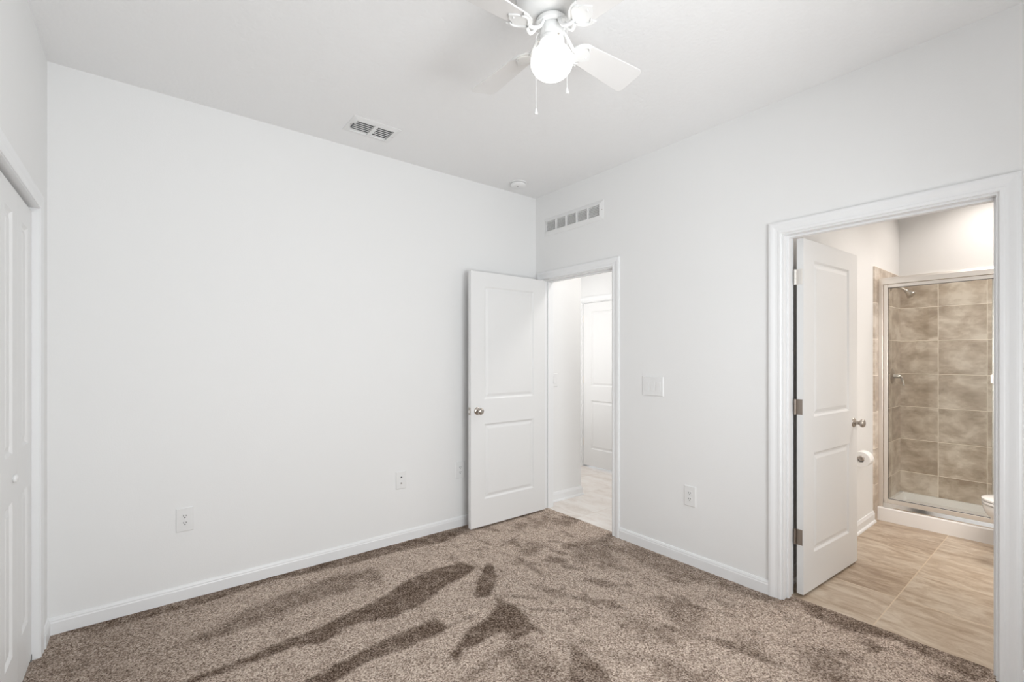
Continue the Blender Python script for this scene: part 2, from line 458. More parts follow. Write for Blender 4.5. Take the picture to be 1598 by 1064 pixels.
def carpet():
    st = 0.0125
    xs = np.arange(XL - 0.05, 0.0951, st); ys = np.arange(YF, 0.0001 + st, st)
    ys[-1] = 0.0
    gx, gy = np.meshgrid(xs, ys)
    px, py = gx.ravel(), gy.ravel()
    n = len(px)
    wx = np.empty(n); wy = np.empty(n); big = np.empty(n); brk = np.empty(n)
    for i in range(n):
        a = noise.noise((px[i] * 9, py[i] * 9, 0.0)) + 0.6 * noise.noise((px[i] * 27, py[i] * 27, 5.0))
        b_ = noise.noise((px[i] * 9, py[i] * 9, 9.0)) + 0.6 * noise.noise((px[i] * 27, py[i] * 27, 3.0))
        wx[i], wy[i] = a, b_
        brk[i] = noise.noise((px[i] * 16, py[i] * 16, 2.0))
    qx, qy = px + wx * 0.012, py + wy * 0.012
    val = np.zeros(n)
    for s, poly in MARKS:
        inside = np.zeros(n, bool)
        d = np.full(n, 9.0)
        m = len(poly)
        for i in range(m):
            a, b_ = poly[i], poly[(i + 1) % m]
            d = np.minimum(d, seg_d(qx, qy, a, b_))
            cond = (a[1] > qy) != (b_[1] > qy)
            with np.errstate(divide='ignore', invalid='ignore'):
                xi = (b_[0] - a[0]) * (qy - a[1]) / (b_[1] - a[1] + 1e-12) + a[0]
            inside ^= cond & (qx < xi)
        sd = np.where(inside, d, -d)
        soft = 0.014 if s > 0.7 else 0.034
        val = np.maximum(val, s * np.clip(sd / soft * 0.5 + 0.5, 0, 1))
    for a, b_ in LINES:
        d = seg_d(qx, qy, a, b_)
        val = np.maximum(val, 0.65 * np.clip(1.0 - d / 0.022, 0, 1) * np.clip(1.0 + 1.5 * brk, 0, 1))
    # scuffed, trodden patches towards the doorways and darker carpet towards the closet side and along the long wall
    cl = np.empty(n)
    for i in range(n):
        u, v = px[i] + 0.35 * py[i], py[i] - 0.35 * px[i]
        cl[i] = noise.noise((u * 7.5, v * 3.6, 11.0)) + 0.55 * noise.noise((u * 17, v * 9, 4.0)) + 0.3 * noise.noise((u * 40, v * 24, 8.0))
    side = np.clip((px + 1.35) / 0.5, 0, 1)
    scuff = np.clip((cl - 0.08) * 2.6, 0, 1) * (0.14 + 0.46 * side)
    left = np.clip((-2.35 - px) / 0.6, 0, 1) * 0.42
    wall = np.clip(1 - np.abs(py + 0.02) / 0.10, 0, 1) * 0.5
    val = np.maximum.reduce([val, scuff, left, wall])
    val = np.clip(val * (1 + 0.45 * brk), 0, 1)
    nx, ny = len(xs), len(ys)
    zz = 0.004 + 0.0018 * wx
    idx = np.arange(n).reshape(ny, nx)
    fs = np.stack([idx[:-1, :-1], idx[:-1, 1:], idx[1:, 1:], idx[1:, :-1]], -1).reshape(-1, 4)
    # keep to the room, the two doorways and under the closet doors
    cx = px[fs].mean(1); cy = py[fs].mean(1)
    keep = (cx < 0.0) & (cx > XL - .0005)
    keep |= (cx >= 0) & (cy > D1[0]) & (cy < D1[1]) & (cx < 0.05)
    keep |= (cx >= 0) & (cy > D2[0]) & (cy < D2[1])
    keep |= (cx <= XL) & (cy > CL[0]) & (cy < CL[1])
    fs = fs[keep]
    used = np.unique(fs); remap = -np.ones(n, int); remap[used] = np.arange(len(used))
    vs = np.stack([px[used], py[used], zz[used]], -1)
    me = bpy.data.meshes.new('floor')
    me.from_pydata(vs.tolist(), [], remap[fs].tolist())
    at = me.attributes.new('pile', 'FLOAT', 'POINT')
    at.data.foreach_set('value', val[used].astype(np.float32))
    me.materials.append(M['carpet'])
    for q in me.polygons: q.use_smooth = True
    o = bpy.data.objects.new('floor', me)
    C.objects.link(o)
    sol = o.modifiers.new('thickness', 'SOLIDIFY'); sol.thickness = 0.03; sol.offset = -1
    tag(o, 'brown and grey flecked carpet with darker vacuum marks', 'carpet', kind='structure')


carpet()

# ------------------------------------------------------------------ trim
BP = [(0, 0), (.013, 0), (.013, .062), (.0105, .068), (.0105, .074), (.006, .084), (0, .086)]   # (off the wall, up)
SHOE = [(0, 0), (.026, 0), (.026, .006), (.022, .014), (.013, .018), (.013, .066), (.0105, .073), (.006, .088), (0, .09)]


def baseboard(name, a, b, nrm, label, prof=BP, ca=0.0, cb=0.0):
    """a, b ends on the wall face; nrm = unit vector off the wall; ca, cb mitre (1 = inside corner)"""
    d = (Vector(b) - Vector(a)).normalized()
    n = Vector(nrm)
    la = [Vector(a) + n * u + d * (u * ca) + Vector((0, 0, v)) for u, v in prof]
    lb = [Vector(b) + n * u - d * (u * cb) + Vector((0, 0, v)) for u, v in prof]
    return struct(name, MB().loops([la, lb]), M['trim'], label, 'baseboard')


CW = 0.066
CP = [(0, 0), (0, .009), (.004, .012), (.014, .0125), (.018, .0105), (.030, .0115), (.042, .0155), (.050, .0175), (.058, .0175), (CW, .015), (CW, 0)]


def casing(name, X, sx, y0, y1, top, label, prof=CP, wscale=1.0, reveal=.006):
    """mitred casing round an opening in a wall at x = X, proud towards sx"""
    y0 -= reveal; y1 += reveal; top += reveal
    m = MB()
    P = [(u * wscale, v) for u, v in prof]
    m.loops([[Vector((X + sx * v, y1 + u, 0)) for u, v in P], [Vector((X + sx * v, y1 + u, top + u)) for u, v in P]])
    m.loops([[Vector((X + sx * v, y1 + u, top + u)) for u, v in P], [Vector((X + sx * v, y0 - u, top + u)) for u, v in P]])
    m.loops([[Vector((X + sx * v, y0 - u, top + u)) for u, v in P], [Vector((X + sx * v, y0 - u, 0)) for u, v in P]])
    return struct(name, m, M['trim'], label, 'door casing')


def jamb(name, xa, xb, y0, y1, top, stop, label):
    """lining of an opening with a door stop between stop[0] and stop[1] in x"""
    m = MB(); t = .004
    m.box(xa, xb, y1 - t, y1, 0, top).box(xa, xb, y0, y0 + t, 0, top).box(xa, xb, y0 + t, y1 - t, top - t, top)
    if stop:
        s = .011
        m.box(stop[0], stop[1], y1 - t - s, y1 - t, 0, top - t).box(stop[0], stop[1], y0 + t, y0 + t + s, 0, top - t)
        m.box(stop[0], stop[1], y0 + t + s, y1 - t - s, top - t - s, top - t)
    return struct(name, m, M['trim'], label, 'door frame', bevel=.0012)


baseboard('baseboard_back', (XL, 0, 0), (0, 0, 0), (0, -1, 0), 'white baseboard along the long wall', ca=1, cb=1)
baseboard('baseboard_right', (0, D1[0] - CW - .006, 0), (0, D2[1] + CW + .006, 0), (-1, 0, 0),
          'white baseboard between the two doorways')
baseboard('baseboard_right_end', (0, D2[0] - CW - .006, 0), (0, YF, 0), (-1, 0, 0),
          'white baseboard right of the bathroom doorway')
baseboard('baseboard_left', (XL, CL[1] + .07, 0), (XL, 0, 0), (1, 0, 0), 'short white baseboard beside the closet casing', cb=1)
baseboard('baseboard_hall', (T, 0, 0), (0.60, 0, 0), (0, -1, 0), 'white baseboard of the hall behind the bedroom doorway', SHOE, cb=-1)
baseboard('baseboard_hall_return', (0.60, 0, 0), (0.60, 1.3, 0), (1, 0, 0), 'white baseboard round the hall corner', SHOE, ca=-1)
baseboard('baseboard_bathroom', (T, BY, 0), (1.965, BY, 0), (0, -1, 0), 'white baseboard behind the bathroom door', SHOE)

casing('trim_1', 0, -1, *D1, 'white casing round the bedroom doorway near the corner')
casing('trim_2', 0, -1, *D2, 'white casing round the bathroom doorway')
casing('trim_3', XL, 1, *CL, 'white casing round the closet doors at the far left', prof=[(u, v * .5) for u, v in CP], reveal=.000)
casing('trim_4', HX, -1, *D3, 'white casing round the closed hall door')
casing('trim_5', T, 1, *D1, 'white casing on the hall side of the bedroom doorway')
casing('trim_6', T, 1, D2[0], D2[1] - .012, D2[2], 'white casing on the bathroom side of its doorway', wscale=.8)
jamb('trim_7', -.001, T + .001, *D1, (.045, .080), 'white door frame of the bedroom doorway')
jamb('trim_8', -.001, T + .001, *D2, (.040, .078), 'white door frame of the bathroom doorway')
jamb('trim_9', XL - T, XL + .001, *CL, None, 'white lining of the closet opening')
jamb('trim_10', HX - .001, HX + .12, *D3, (HX + .05, HX + .08), 'white frame of the closed hall door')

# ------------------------------------------------------------------ doors
PR = [(0, 0), (.005, -.0035), (.011, -.0085), (.019, -.0095), (.026, -.0075), (.040, -.0030), (.044, -.0028)]


def leaf_mesh(w, h, t, panels, prof=PR):
    """moulded door leaf: x 0..w, z 0..h, thickness y -t/2..t/2, panels = [(x0, x1, z0, z1)]"""
    m = MB()
    xs = sorted({0.0, w} | {q for p_ in panels for q in p_[:2]})
    zs = sorted({0.0, h} | {q for p_ in panels for q in p_[2:]})
    for side in (-1, 1):
        Y = side * t / 2
        for i in range(len(xs) - 1):
            for j in range(len(zs) - 1):
                a, b_, c_, d_ = xs[i], xs[i + 1], zs[j], zs[j + 1]
                if any(abs(a - q[0]) < 1e-6 and abs(c_ - q[2]) < 1e-6 and abs(b_ - q[1]) < 1e-6 and abs(d_ - q[3]) < 1e-6 for q in panels):
                    ls = []
                    for u, v in prof:
                        y = Y + side * v
                        ls.append([(a + u, y, c_ + u), (b_ - u, y, c_ + u), (b_ - u, y, d_ - u), (a + u, y, d_ - u)])
                    m.loops(ls, cap=False)
                    n = len(m.v)
                    m.f.append((n - 4, n - 3, n - 2, n - 1)); m.sm.append(False)
                else:
                    m.add([(a, Y, c_), (b_, Y, c_), (b_, Y, d_), (a, Y, d_)], [(0, 1, 2, 3)])
    for a, b_ in zip(xs[:-1], xs[1:]):
        for Z in (0, h):
            m.add([(a, -t / 2, Z), (b_, -t / 2, Z), (b_, t / 2, Z), (a, t / 2, Z)], [(0, 1, 2, 3)])
    for a, b_ in zip(zs[:-1], zs[1:]):
        for X in (0, w):
            m.add([(X, -t / 2, a), (X, -t / 2, b_), (X, t / 2, b_), (X, t / 2, a)], [(0, 1, 2, 3)])
    return m


def weld(o):
    bm = bmesh.new(); bm.from_mesh(o.data)
    bmesh.ops.remove_doubles(bm, verts=bm.verts, dist=1e-5)
    bmesh.ops.recalc_face_normals(bm, faces=bm.faces)
    bm.to_mesh(o.data); bm.free()
    return o


KNOB = [(.0, .064), (.012, .0635), (.020, .061), (.0255, .055), (.0265, .048), (.023, .040), (.015, .034), (.0115, .028), (.0115, .008)]
ROSE = [(.0, .012), (.012, .012), (.020, .010), (.028, .006), (.031, .002), (.031, 0)]


def door(name, label, loc, rz, w, h, panels, t=.035, knob=True, hinges=None, latch=True, sides=(-1, 1)):
    r = thing(name, label, 'door', loc, (0, 0, rz), kind='structure')
    o = leaf_mesh(w, h, t, panels).build('leaf', M['door'], r, local=True)
    weld(o)
    if knob:
        kx = w - .062
        for s in sides:
            rr = MB().lathe(ROSE, frame((kx, s * t / 2, .93), (0, s, 0)), 32).build('knob_rose', M['nickel'], r, local=True)
            MB().lathe(KNOB, frame((kx, s * t / 2, .93), (0, s, 0)), 32).build('knob', M['nickel'], r, local=True)
    if latch:
        MB().box(w - .0002, w + .0015, -.0125, .0125, .90, .96).build('latch_plate', M['nickel'], r, local=True)
        MB().box(w + .0015, w + .009, -.007, .007, .918, .942).build('latch_bolt', M['bright_chrome'], r, local=True)
    return r


# bedroom door, swung back against the long wall
PW = [(.135, .645), ]
d1 = door('door_1', 'white two-panel bedroom door standing open against the long wall', (-.022, -.134, .020),
          math.radians(180.3), .795, 2.043,
          [(.135, .665, .215, .820), (.135, .665, 1.020, 1.930)])
# bathroom door, swung into the bathroom
d2 = door('door_2', 'white two-panel bathroom door standing open into the bathroom', (.121, -2.1625, .016),
          math.radians(-3.3), .790, 2.045,
          [(.135, .655, .215, .800), (.135, .655, 1.012, 1.930)])
# butt hinges of the bathroom door
for hz in (.325, 1.075, 1.825):
    hg = MB()
    for k in range(5):
        hg.lathe([(.0, .0), (.0062, .0), (.0062, .0172), (.0, .0172)], Matrix.Translation((-.007, .0250, hz - .044 + k * .0178)), 16)
    hg.box(-.002, .0005, -.0125, .022, hz - .044, hz + .045)
    hh = hg.build('hinge', M['hinge'] if hz < 1.5 else M['chrome'], d2, local=True)
    MB().box(-.0032, -.0018, -.010, .016, hz - .041, hz + .042).build('leaf_plate', M['hinge'] if hz < 1.5 else M['chrome'], hh, local=True)
# closed door at the end of the hall
d3 = door('door_3', 'closed white two-panel door in the far hall wall', (HX + .030, D3[1] - .006, .018),
          math.radians(-90), .783, 2.036, [(.125, .655, .215, .820), (.125, .655, 1.000, 1.930)], knob=False, latch=False)
for hz in (.25, 1.03, 1.80):
    MB().lathe([(0, 0), (.006, 0), (.006, .088), (0, .088)], Matrix.Translation((0.002, -.020, hz)), 12).build('hinge', M['chrome'], d3, local=True)
MB().lathe(ROSE, frame((.72, -.0175, .93), (0, -1, 0)), 24).build('knob_rose', M['nickel'], d3, local=True)
MB().lathe(KNOB, frame((.72, -.0175, .93), (0, -1, 0)), 24).build('knob', M['nickel'], d3, local=True)

# bifold closet doors, closed
LW = .302
CPN = [(.085, LW - .085, .20, .80), (.085, LW - .085, .985, 1.925)]
XD = XL - .041
d4 = thing('door_4', 'white bifold closet doors with narrow raised panels at the far left edge', 'door', (XD, CL[1], .018), kind='structure')
for k in range(4):
    y = CL[1] - .006 - k * (LW + .0015)
    o = leaf_mesh(LW, 2.022, .032, CPN).build('leaf', M['door'], d4, local=True)
    weld(o)
    o.location = (0, y - CL[1], 0); o.rotation_euler = (0, 0, math.radians(-90))
    # local -y (front) turns towards -x, so the leaf mesh is symmetric and needs no flip
for k in (1, 2):
    y = CL[1] - .006 - k * (LW + .0015) - (.075 if k == 1 else LW - .075)
    MB().lathe([(0, .030), (.010, .0295), (.015, .026), (.016, .021), (.012, .015), (.007, .011), (.007, .003), (.012, 0)],
               frame((XD, y, .905), (1, 0, 0)), 24).build('knob', M['plastic'], d4)
MB().box(XD - .03, XD - .004, CL[0] + .004, CL[1] - .004, 2.0435, CL[2] - .004).build('track', M['door_gap'], d4)
MB().box(XD - .001, XD + .018, CL[1] - .0045, CL[1] - .020, .004, .032).build('pivot_bracket', M['door_gap'], d4)

# strike plate on the latch side of the bedroom doorway
tag(MB().box(.006, .040, D1[0] + .0038, D1[0] + .0058, .895, .965).build('strike_plate', M['hinge']),
    'small dark metal strike plate in the right side of the bedroom door frame', 'strike plate')

# ------------------------------------------------------------------ cover plates
def plate_thing(name, label, cat, loc, rz, w, h):
    t = thing(name, label, cat, loc, (0, 0, rz))
    m = MB()
    x, z, b_ = w / 2, h / 2, .004
    m.loops([[(-x, 0, -z), (x, 0, -z), (x, 0, z), (-x, 0, z)], [(-x, -.003, -z), (x, -.003, -z), (x, -.003, z), (-x, -.003, z)],
             [(-x + b_, -.0065, -z + b_), (x - b_, -.0065, -z + b_), (x - b_, -.0065, z - b_), (-x + b_, -.0065, z - b_)]])
    m.build('cover_plate', M['plastic'], t, local=True)
    return t


def outlet(name, label, loc, rz, group=None):
    t = plate_thing(name, label, 'outlet', loc, rz, .083, .135)
    for s in (-1, 1):
        cz = s * .0195
        pts = []
        for k in range(28):
            a = 2 * PI * k / 28
            pts.append((.0172 * math.cos(a), max(-.0142, min(.0142, .0172 * math.sin(a))) + cz))
        f_ = MB().loops([[(x, -.006, z) for x, z in pts], [(x, -.0085, z) for x, z in pts]]).build('receptacle', M['plastic'], t, local=True)
        sl = MB()
        sl.box(-.0078, -.0048, -.0088, -.0084, cz - .001, cz + .0080)
        sl.box(.0048, .0078, -.0088, -.0084, cz + .000, cz + .0075)
        sl.lathe([(0, 0), (.0031, 0), (.0031, .0004), (0, .0004)], frame((0, -.0084, cz - .0072), (0, -1, 0)), 14)
        sl.build('slots', M['dark'], f_, local=True)
    MB().lathe([(0, .0006), (.003, .0004), (.0034, 0)], frame((0, -.0065, 0), (0, -1, 0)), 14).build('screw', M['plastic'], t, local=True)
    return t


outlet('wall_outlet', 'white duplex outlet low on the long wall toward the closet, farthest left of all', (-2.655, 0, .457), 0)
outlet('wall_outlet', 'white duplex outlet on the long wall beside the open bedroom door edge', (-.822, 0, .462), 0)
outlet('wall_outlet', 'white duplex outlet low on the wall between the two doorways', (0, -1.548, .458), -PI / 2)
t = plate_thing('cable_wall_plate', 'white cover plate with two small round ports, middle of the three on the long wall', 'wall plate',
                (-1.337, 0, .464), 0, .080, .130)
for s, mt in ((1, M['dark']), (-1, M['nickel'])):
    pz = s * .0215
    MB().box(-.010, .010, -.0085, -.006, pz - .010, pz + .010).build('port_insert', M['plastic'], t, local=True)
    MB().lathe([(0, .005), (.0048, .005), (.0052, 0)], frame((0, -.0085, pz), (0, -1, 0)), 16).build('port', mt, t, local=True)
for z in (-.05, .05):
    MB().lathe([(0, .0006), (.003, .0004), (.0034, 0)], frame((0, -.0065, z), (0, -1, 0)), 14).build('screw', M['plastic'], t, local=True)


def switches(label, loc, rz, n, w, h):
    t = plate_thing('light_switch', label, 'light switch', loc, rz, w, h)
    for k in range(n):
        cx = (k - (n - 1) / 2) * .046
        MB().box(cx - .0175, cx + .0175, -.0078, -.006, -.0345, .0345).build('switch_surround', M['plastic'], t, local=True)
        flip = 1 if k < 2 else -1
        MB().loops([[(cx - .0145, y, z) for y, z in ((-.0075, -.031), (-.0075 - .0035 * (flip > 0), -.031), (-.0085, 0), (-.0075 - .0035 * (flip < 0), .031), (-.0075, .031))],
                    [(cx + .0145, y, z) for y, z in ((-.0075, -.031), (-.0075 - .0035 * (flip > 0), -.031), (-.0085, 0), (-.0075 - .0035 * (flip < 0), .031), (-.0075, .031))]]
                   ).build('rocker', M['plastic'], t, local=True)
    return t


switches('white plate with three rocker switches on the wall between the two doorways', (0, -1.262, 1.172), -PI / 2, 3, .172, .138)
switches('single white light switch on the hall wall just inside the bedroom doorway', (.235, 0, 1.16), 0, 1, .080, .130)

# ------------------------------------------------------------------ ceiling register, wall grille, smoke alarm
t = thing('ceiling_vent', 'white ceiling air register with two banks of dark slats', 'vent', ((V[0] + V[1]) / 2, (V[2] + V[3]) / 2, H))
m = MB(); z0 = H - .007
def flange(m, a, b_, zo, zi, z1):
    """sloped picture-frame flange between rectangle a (outer) and b_ (inner)"""
    for i in range(4):
        A = [(a[0], a[2]), (a[1], a[2]), (a[1], a[3]), (a[0], a[3])]
        B = [(b_[0], b_[2]), (b_[1], b_[2]), (b_[1], b_[3]), (b_[0], b_[3])]
        j = (i + 1) % 4
        m.add([(*A[i], zo), (*A[j], zo), (*B[j], zi), (*B[i], zi), (*A[i], z1), (*A[j], z1), (*B[j], z1), (*B[i], z1)],
              [(0, 1, 2, 3), (4, 7, 6, 5), (0, 4, 5, 1), (3, 2, 6, 7)])
flange(m, V, vi, H - .003, H - .010, H)
m.build('register_frame', M['plastic'], t)
xm = (vi[0] + vi[1]) / 2 + .004
MB().box(xm - .011, xm + .011, vi[2], vi[3], H - .010, H + .004).build('divider', M['plastic'], t)
MB().box(vi[0] - .03, vi[0], vi[2], vi[3], H + .0605, H + .20).box(vi[1], vi[1] + .03, vi[2], vi[3], H + .0605, H + .20) \
    .box(vi[0] - .03, vi[1] + .03, vi[2], vi[2] - .03, H + .0605, H + .20).box(vi[0] - .03, vi[1] + .03, vi[3], vi[3] + .03, H + .0605, H + .20) \
    .box(vi[0] - .03, vi[1] + .03, vi[2] - .03, vi[3] + .03, H + .20, H + .21) \
    .box(vi[0] + .0002, vi[0] + .002, vi[2], vi[3], H + .002, H + .0605).box(vi[1] - .002, vi[1] - .0002, vi[2], vi[3], H + .002, H + .0605) \
    .box(vi[0] + .002, vi[1] - .002, vi[2] + .0002, vi[2] + .002, H + .002, H + .0605).box(vi[0] + .002, vi[1] - .002, vi[3] - .002, vi[3] - .0002, H + .002, H + .0605) \
    .build('duct', M['duct'], t)
for xa, xb in ((vi[0] + .004, xm - .011), (xm + .011, vi[1] - .004)):
    for k in range(6):
        yc = vi[2] + .022 + k * (vi[3] - vi[2] - .026) / 5.3
        a = math.radians(-12)
        pr = []
        for s_, th in ((-1, 1), (1, 1), (1, -1), (-1, -1)):
            u, v = s_ * .0092, th * .0006
            pr.append((yc + u * math.cos(a) - v * math.sin(a), H - .001 - (u * math.sin(a) + v * math.cos(a))))
        MB().loops([[(xa, y, z) for y, z in pr], [(xb, y, z) for y, z in pr]]).build('slat', M['plastic'], t)
for x in (V[0] + .016, V[1] - .016):
    MB().lathe([(0, 0), (.004, .0005), (.004, .002), (0, .002)], Matrix.Translation((x, (V[2] + V[3]) / 2, H - .0085)), 12).build('screw', M['nickel'], t)
MB().box(vi[0] - .012, vi[0] - .006, -.355, -.300, H - .016, H - .006).build('damper_lever', M['duct'], t)

G = (-.812, -.124, 2.462, 2.622)      # y0, y1, z0, z1 on the right wall
t = thing('wall_grille', 'white return air grille with five openings high on the wall above the bedroom doorway', 'vent', (0, (G[0] + G[1]) / 2, G[2]))
gi = (G[0] + .038, G[1] - .032, G[2] + .037, G[3] - .035)
m = MB()
A = [(G[0], G[2]), (G[1], G[2]), (G[1], G[3]), (G[0], G[3])]
B = [(gi[0], gi[2]), (gi[1], gi[2]), (gi[1], gi[3]), (gi[0], gi[3])]
for i in range(4):
    j = (i + 1) % 4
    m.add([(-.002, *A[i]), (-.002, *A[j]), (-.014, *B[j]), (-.014, *B[i]), (0, *A[i]), (0, *A[j]), (0, *B[j]), (0, *B[i])],
          [(0, 1, 2, 3), (4, 7, 6, 5), (0, 4, 5, 1), (3, 2, 6, 7)])
m.build('grille_frame', M['plastic'], t)
MB().box(-.0012, -.0002, gi[0], gi[1], gi[2], gi[3]).build('backing', M['grille_back'], t)
nd = 5; pw = (gi[1] - gi[0]) / nd
for k in range(1, nd):
    y = gi[0] + k * pw
    MB().box(-.014, -.0012, y - .007, y + .007, gi[2], gi[3]).build('divider', M['plastic'], t)
for k in range(nd):
    ya = gi[0] + k * pw + (.007 if k else 0); yb = gi[0] + (k + 1) * pw - (.007 if k < nd - 1 else 0)
    fm = MB()
    for i in range(7):
        z = gi[2] + .006 + i * (gi[3] - gi[2] - .010) / 6.4
        fm.loops([[(-.0115, y, z - .0045), (-.0108, y, z - .0052), (-.0015, y, z + .0050), (-.0022, y, z + .0057)] for y in (ya, yb)])
    fm.build('louvres', M['plastic'], t)
MB().lathe([(0, .001), (.004, .0005), (.004, 0)], frame((-.0095, G[0] + .014, (G[2] + G[3]) / 2), (-1, 0, 0)), 12).build('screw', M['nickel'], t)

t = thing('smoke_detector', 'round white smoke detector on the ceiling near the far corner', 'smoke detector', (-.378, -.208, H))
b0 = Matrix.Translation((-.378, -.208, H)) @ Matrix.Diagonal((1, 1, -1, 1))
MB().lathe([(0, 0), (.070, 0), (.070, .006), (.066, .010), (0, .010)], b0, 48).build('base', M['plastic'], t)
MB().lathe([(0, .010), (.058, .010), (.058, .014), (0, .014)], b0, 48).build('gap_ring', M['grille_back'], t)
MB().lathe([(0, .014), (.064, .014), (.065, .020), (.062, .030), (.052, .038), (.030, .041), (0, .0415)], b0, 48).build('cover', M['plastic'], t)
MB().lathe([(0, .0), (.0055, .0), (.005, .002), (0, .002)], Matrix.Translation((-.395, -.222, H - .0425)), 16).build('test_light', M['duct'], t)

# ------------------------------------------------------------------ ceiling fan
GX, GY, GZ, GR = -1.624, -1.936, 2.500, .0802
fan = thing('ceiling_fan', 'white four-blade ceiling fan with a lit round globe', 'ceiling fan', (GX, GY, H))
T0 = Matrix.Translation((GX, GY, 0))
MB().lathe([(0, H), (.105, H), (.110, H - .012), (.110, H - .030), (.122, H - .045), (.135, H - .062), (.138, H - .085),
            (.136, H - .112), (.128, H - .135), (.108, H - .158), (.080, H - .172), (.060, H - .178), (0, H - .178)], T0, 56
           ).build('motor_housing', M['fan'], fan)
for k in range(24):
    a = 2 * PI * k / 24 + .1
    mm = T0 @ Matrix.Rotation(a, 4, 'Z')
    pr = [(.1375, H - .078), (.1390, H - .078), (.1375, H - .118), (.1360, H - .118)]
    MB().loops([[mm @ Vector((r, s * .004, z)) for r, z in pr] for s in (-1, 1)]).build('vent_slot', M['grille_back'], fan)
MB().lathe([(0, 2.658), (.040, 2.658), (.058, 2.655), (.062, 2.648), (.060, 2.638), (.052, 2.634), (0, 2.634)], T0, 48).build('flywheel', M['fan'], fan)
MB().lathe([(0, 2.634), (.041, 2.634), (.045, 2.628), (.045, 2.600), (.043, 2.590), (.047, 2.584), (.047, 2.572), (.040, 2.566), (.0, 2.566)], T0, 48
           ).build('switch_housing', M['fan'], fan)
for a in (0.4, 2.5, 4.5):
    MB().lathe([(0, .006), (.003, .006), (.003, 0)], frame((GX + .045 * math.cos(a), GY + .045 * math.sin(a), 2.578), (math.cos(a), math.sin(a), 0)), 10
               ).build('thumb_screw', M['nickel'], fan)
pr = []
for k in range(25):
    a = PI * k / 24
    zc = -math.cos(a)
    r = GR * math.sin(a)
    if zc > .88:
        break
    pr.append((max(r, .0001), GZ + .065 * zc))
pr += [(.038, GZ + .060), (.038, GZ + .068), (0.0001, GZ + .068)]
MB().lathe(pr, T0, 56, cap=False).build('globe', M['globe'], fan, sharp=80)

BZ = 2.593
def blade_outline():
    r0, r1, w0, w1 = .140, .474, .047, .0672
    pts = [(r0, -w0 + .012), (r0 + .010, -w0)]
    pts += [(r1 - .026, -w1)]
    for k in range(1, 6):
        a = -PI / 2 + PI / 2 * k / 6
        pts.append((r1 - .026 + .026 * math.cos(a), -w1 + .026 + .026 * math.sin(a)))
    pts += [(r1, -w1 + .026), (r1, w1 - .026)]
    for k in range(1, 6):
        a = PI / 2 * k / 6
        pts.append((r1 - .026 + .026 * math.cos(a), w1 - .026 + .026 * math.sin(a)))
    pts += [(r1 - .026, w1), (r0 + .010, w0), (r0, w0 - .012)]
    return pts
IRON_FULL = [(.118, -.012), (.126, -.030), (.140, -.046), (.162, -.056), (.186, -.058), (.178, -.047), (.168, -.040), (.176, -.032),
        (.192, -.026), (.203, -.014), (.214, 0), (.203, .014), (.192, .026), (.176, .032), (.168, .040), (.178, .047), (.186, .058),
        (.162, .056), (.140, .046), (.126, .030), (.118, .012)]
IRON = [(x - .008, y * .93) for x, y in IRON_FULL]
for k in range(4):
    a = math.radians(-0.7 + 90 * k)
    R_ = T0 @ Matrix.Rotation(a, 4, 'Z')
    P_ = R_ @ Matrix.Translation((0, 0, BZ)) @ Matrix.Rotation(math.radians(-13.3), 4, 'X')
    MB().plate(blade_outline(), .006, P_).build('blade', M['blade'], fan, bevel=.0015)
    iron = MB()
    iron.plate(IRON, -.005, P_ @ Matrix.Translation((0, 0, -.0002)))
    for s in (-1, 1):      # the two scrolled arms that leave an eye between them
        pts = [(.050, s * .009, 2.632), (.062, s * .016, 2.614), (.075, s * .021, 2.594), (.090, s * .020, 2.581), (.104, s * .013, 2.579), (.118, s * .006, 2.585)]
        iron.tube([R_ @ Vector(q) for q in pts], [.007, .0065, .006, .006, .0065, .007], 10)
    iron.tube([R_ @ Vector(q) for q in [(.045, 0, 2.636), (.054, 0, 2.632), (.062, 0, 2.622)]], .010, 10)
    # raised scroll on the bracket
    for s in (-1, 1):
        pts = [P_ @ Vector((.122 + .050 * q, s * (.006 + .036 * math.sin(q * 2.2)), -.0065)) for q in [i / 8 for i in range(9)]]
        iron.tube(pts, .0035, 8)
    io = iron.build('blade_iron', M['fan'], fan)
    for (u, v) in ((.142, -.035), (.142, .035), (.184, 0)):
        MB().lathe([(0, .003), (.003, .0025), (.0045, 0)], P_ @ Matrix.Translation((u, v, -.0052)) @ Matrix.Rotation(PI, 4, 'X'), 12).build('screw', M['plastic'], io)
Rv = Vector((.783, -.622, 0)); Fv = Vector((.622, .783, 0))
for s, fw, zb in ((-.0605, -.010, 2.295), (.0505, -.066, 2.342)):
    q = Vector((GX, GY, 0)) + Rv * s + Fv * fw
    q0 = Vector((GX, GY, 0)) + (Rv * s + Fv * fw).normalized() * .045
    ch = MB().tube([(q0.x, q0.y, 2.606), ((q0.x + q.x) / 2, (q0.y + q.y) / 2, 2.603), (q.x, q.y, 2.585), (q.x, q.y, zb + .02)], .0012, 8)
    co = ch.build('pull_chain', M['fan'], fan)
    MB().lathe([(0, .024), (.002, .024), (.0035, .018), (.0065, .008), (.0075, .002), (.006, 0), (0, 0)], Matrix.Translation((q.x, q.y, zb)), 20
               ).build('pull', M['plastic'], co)

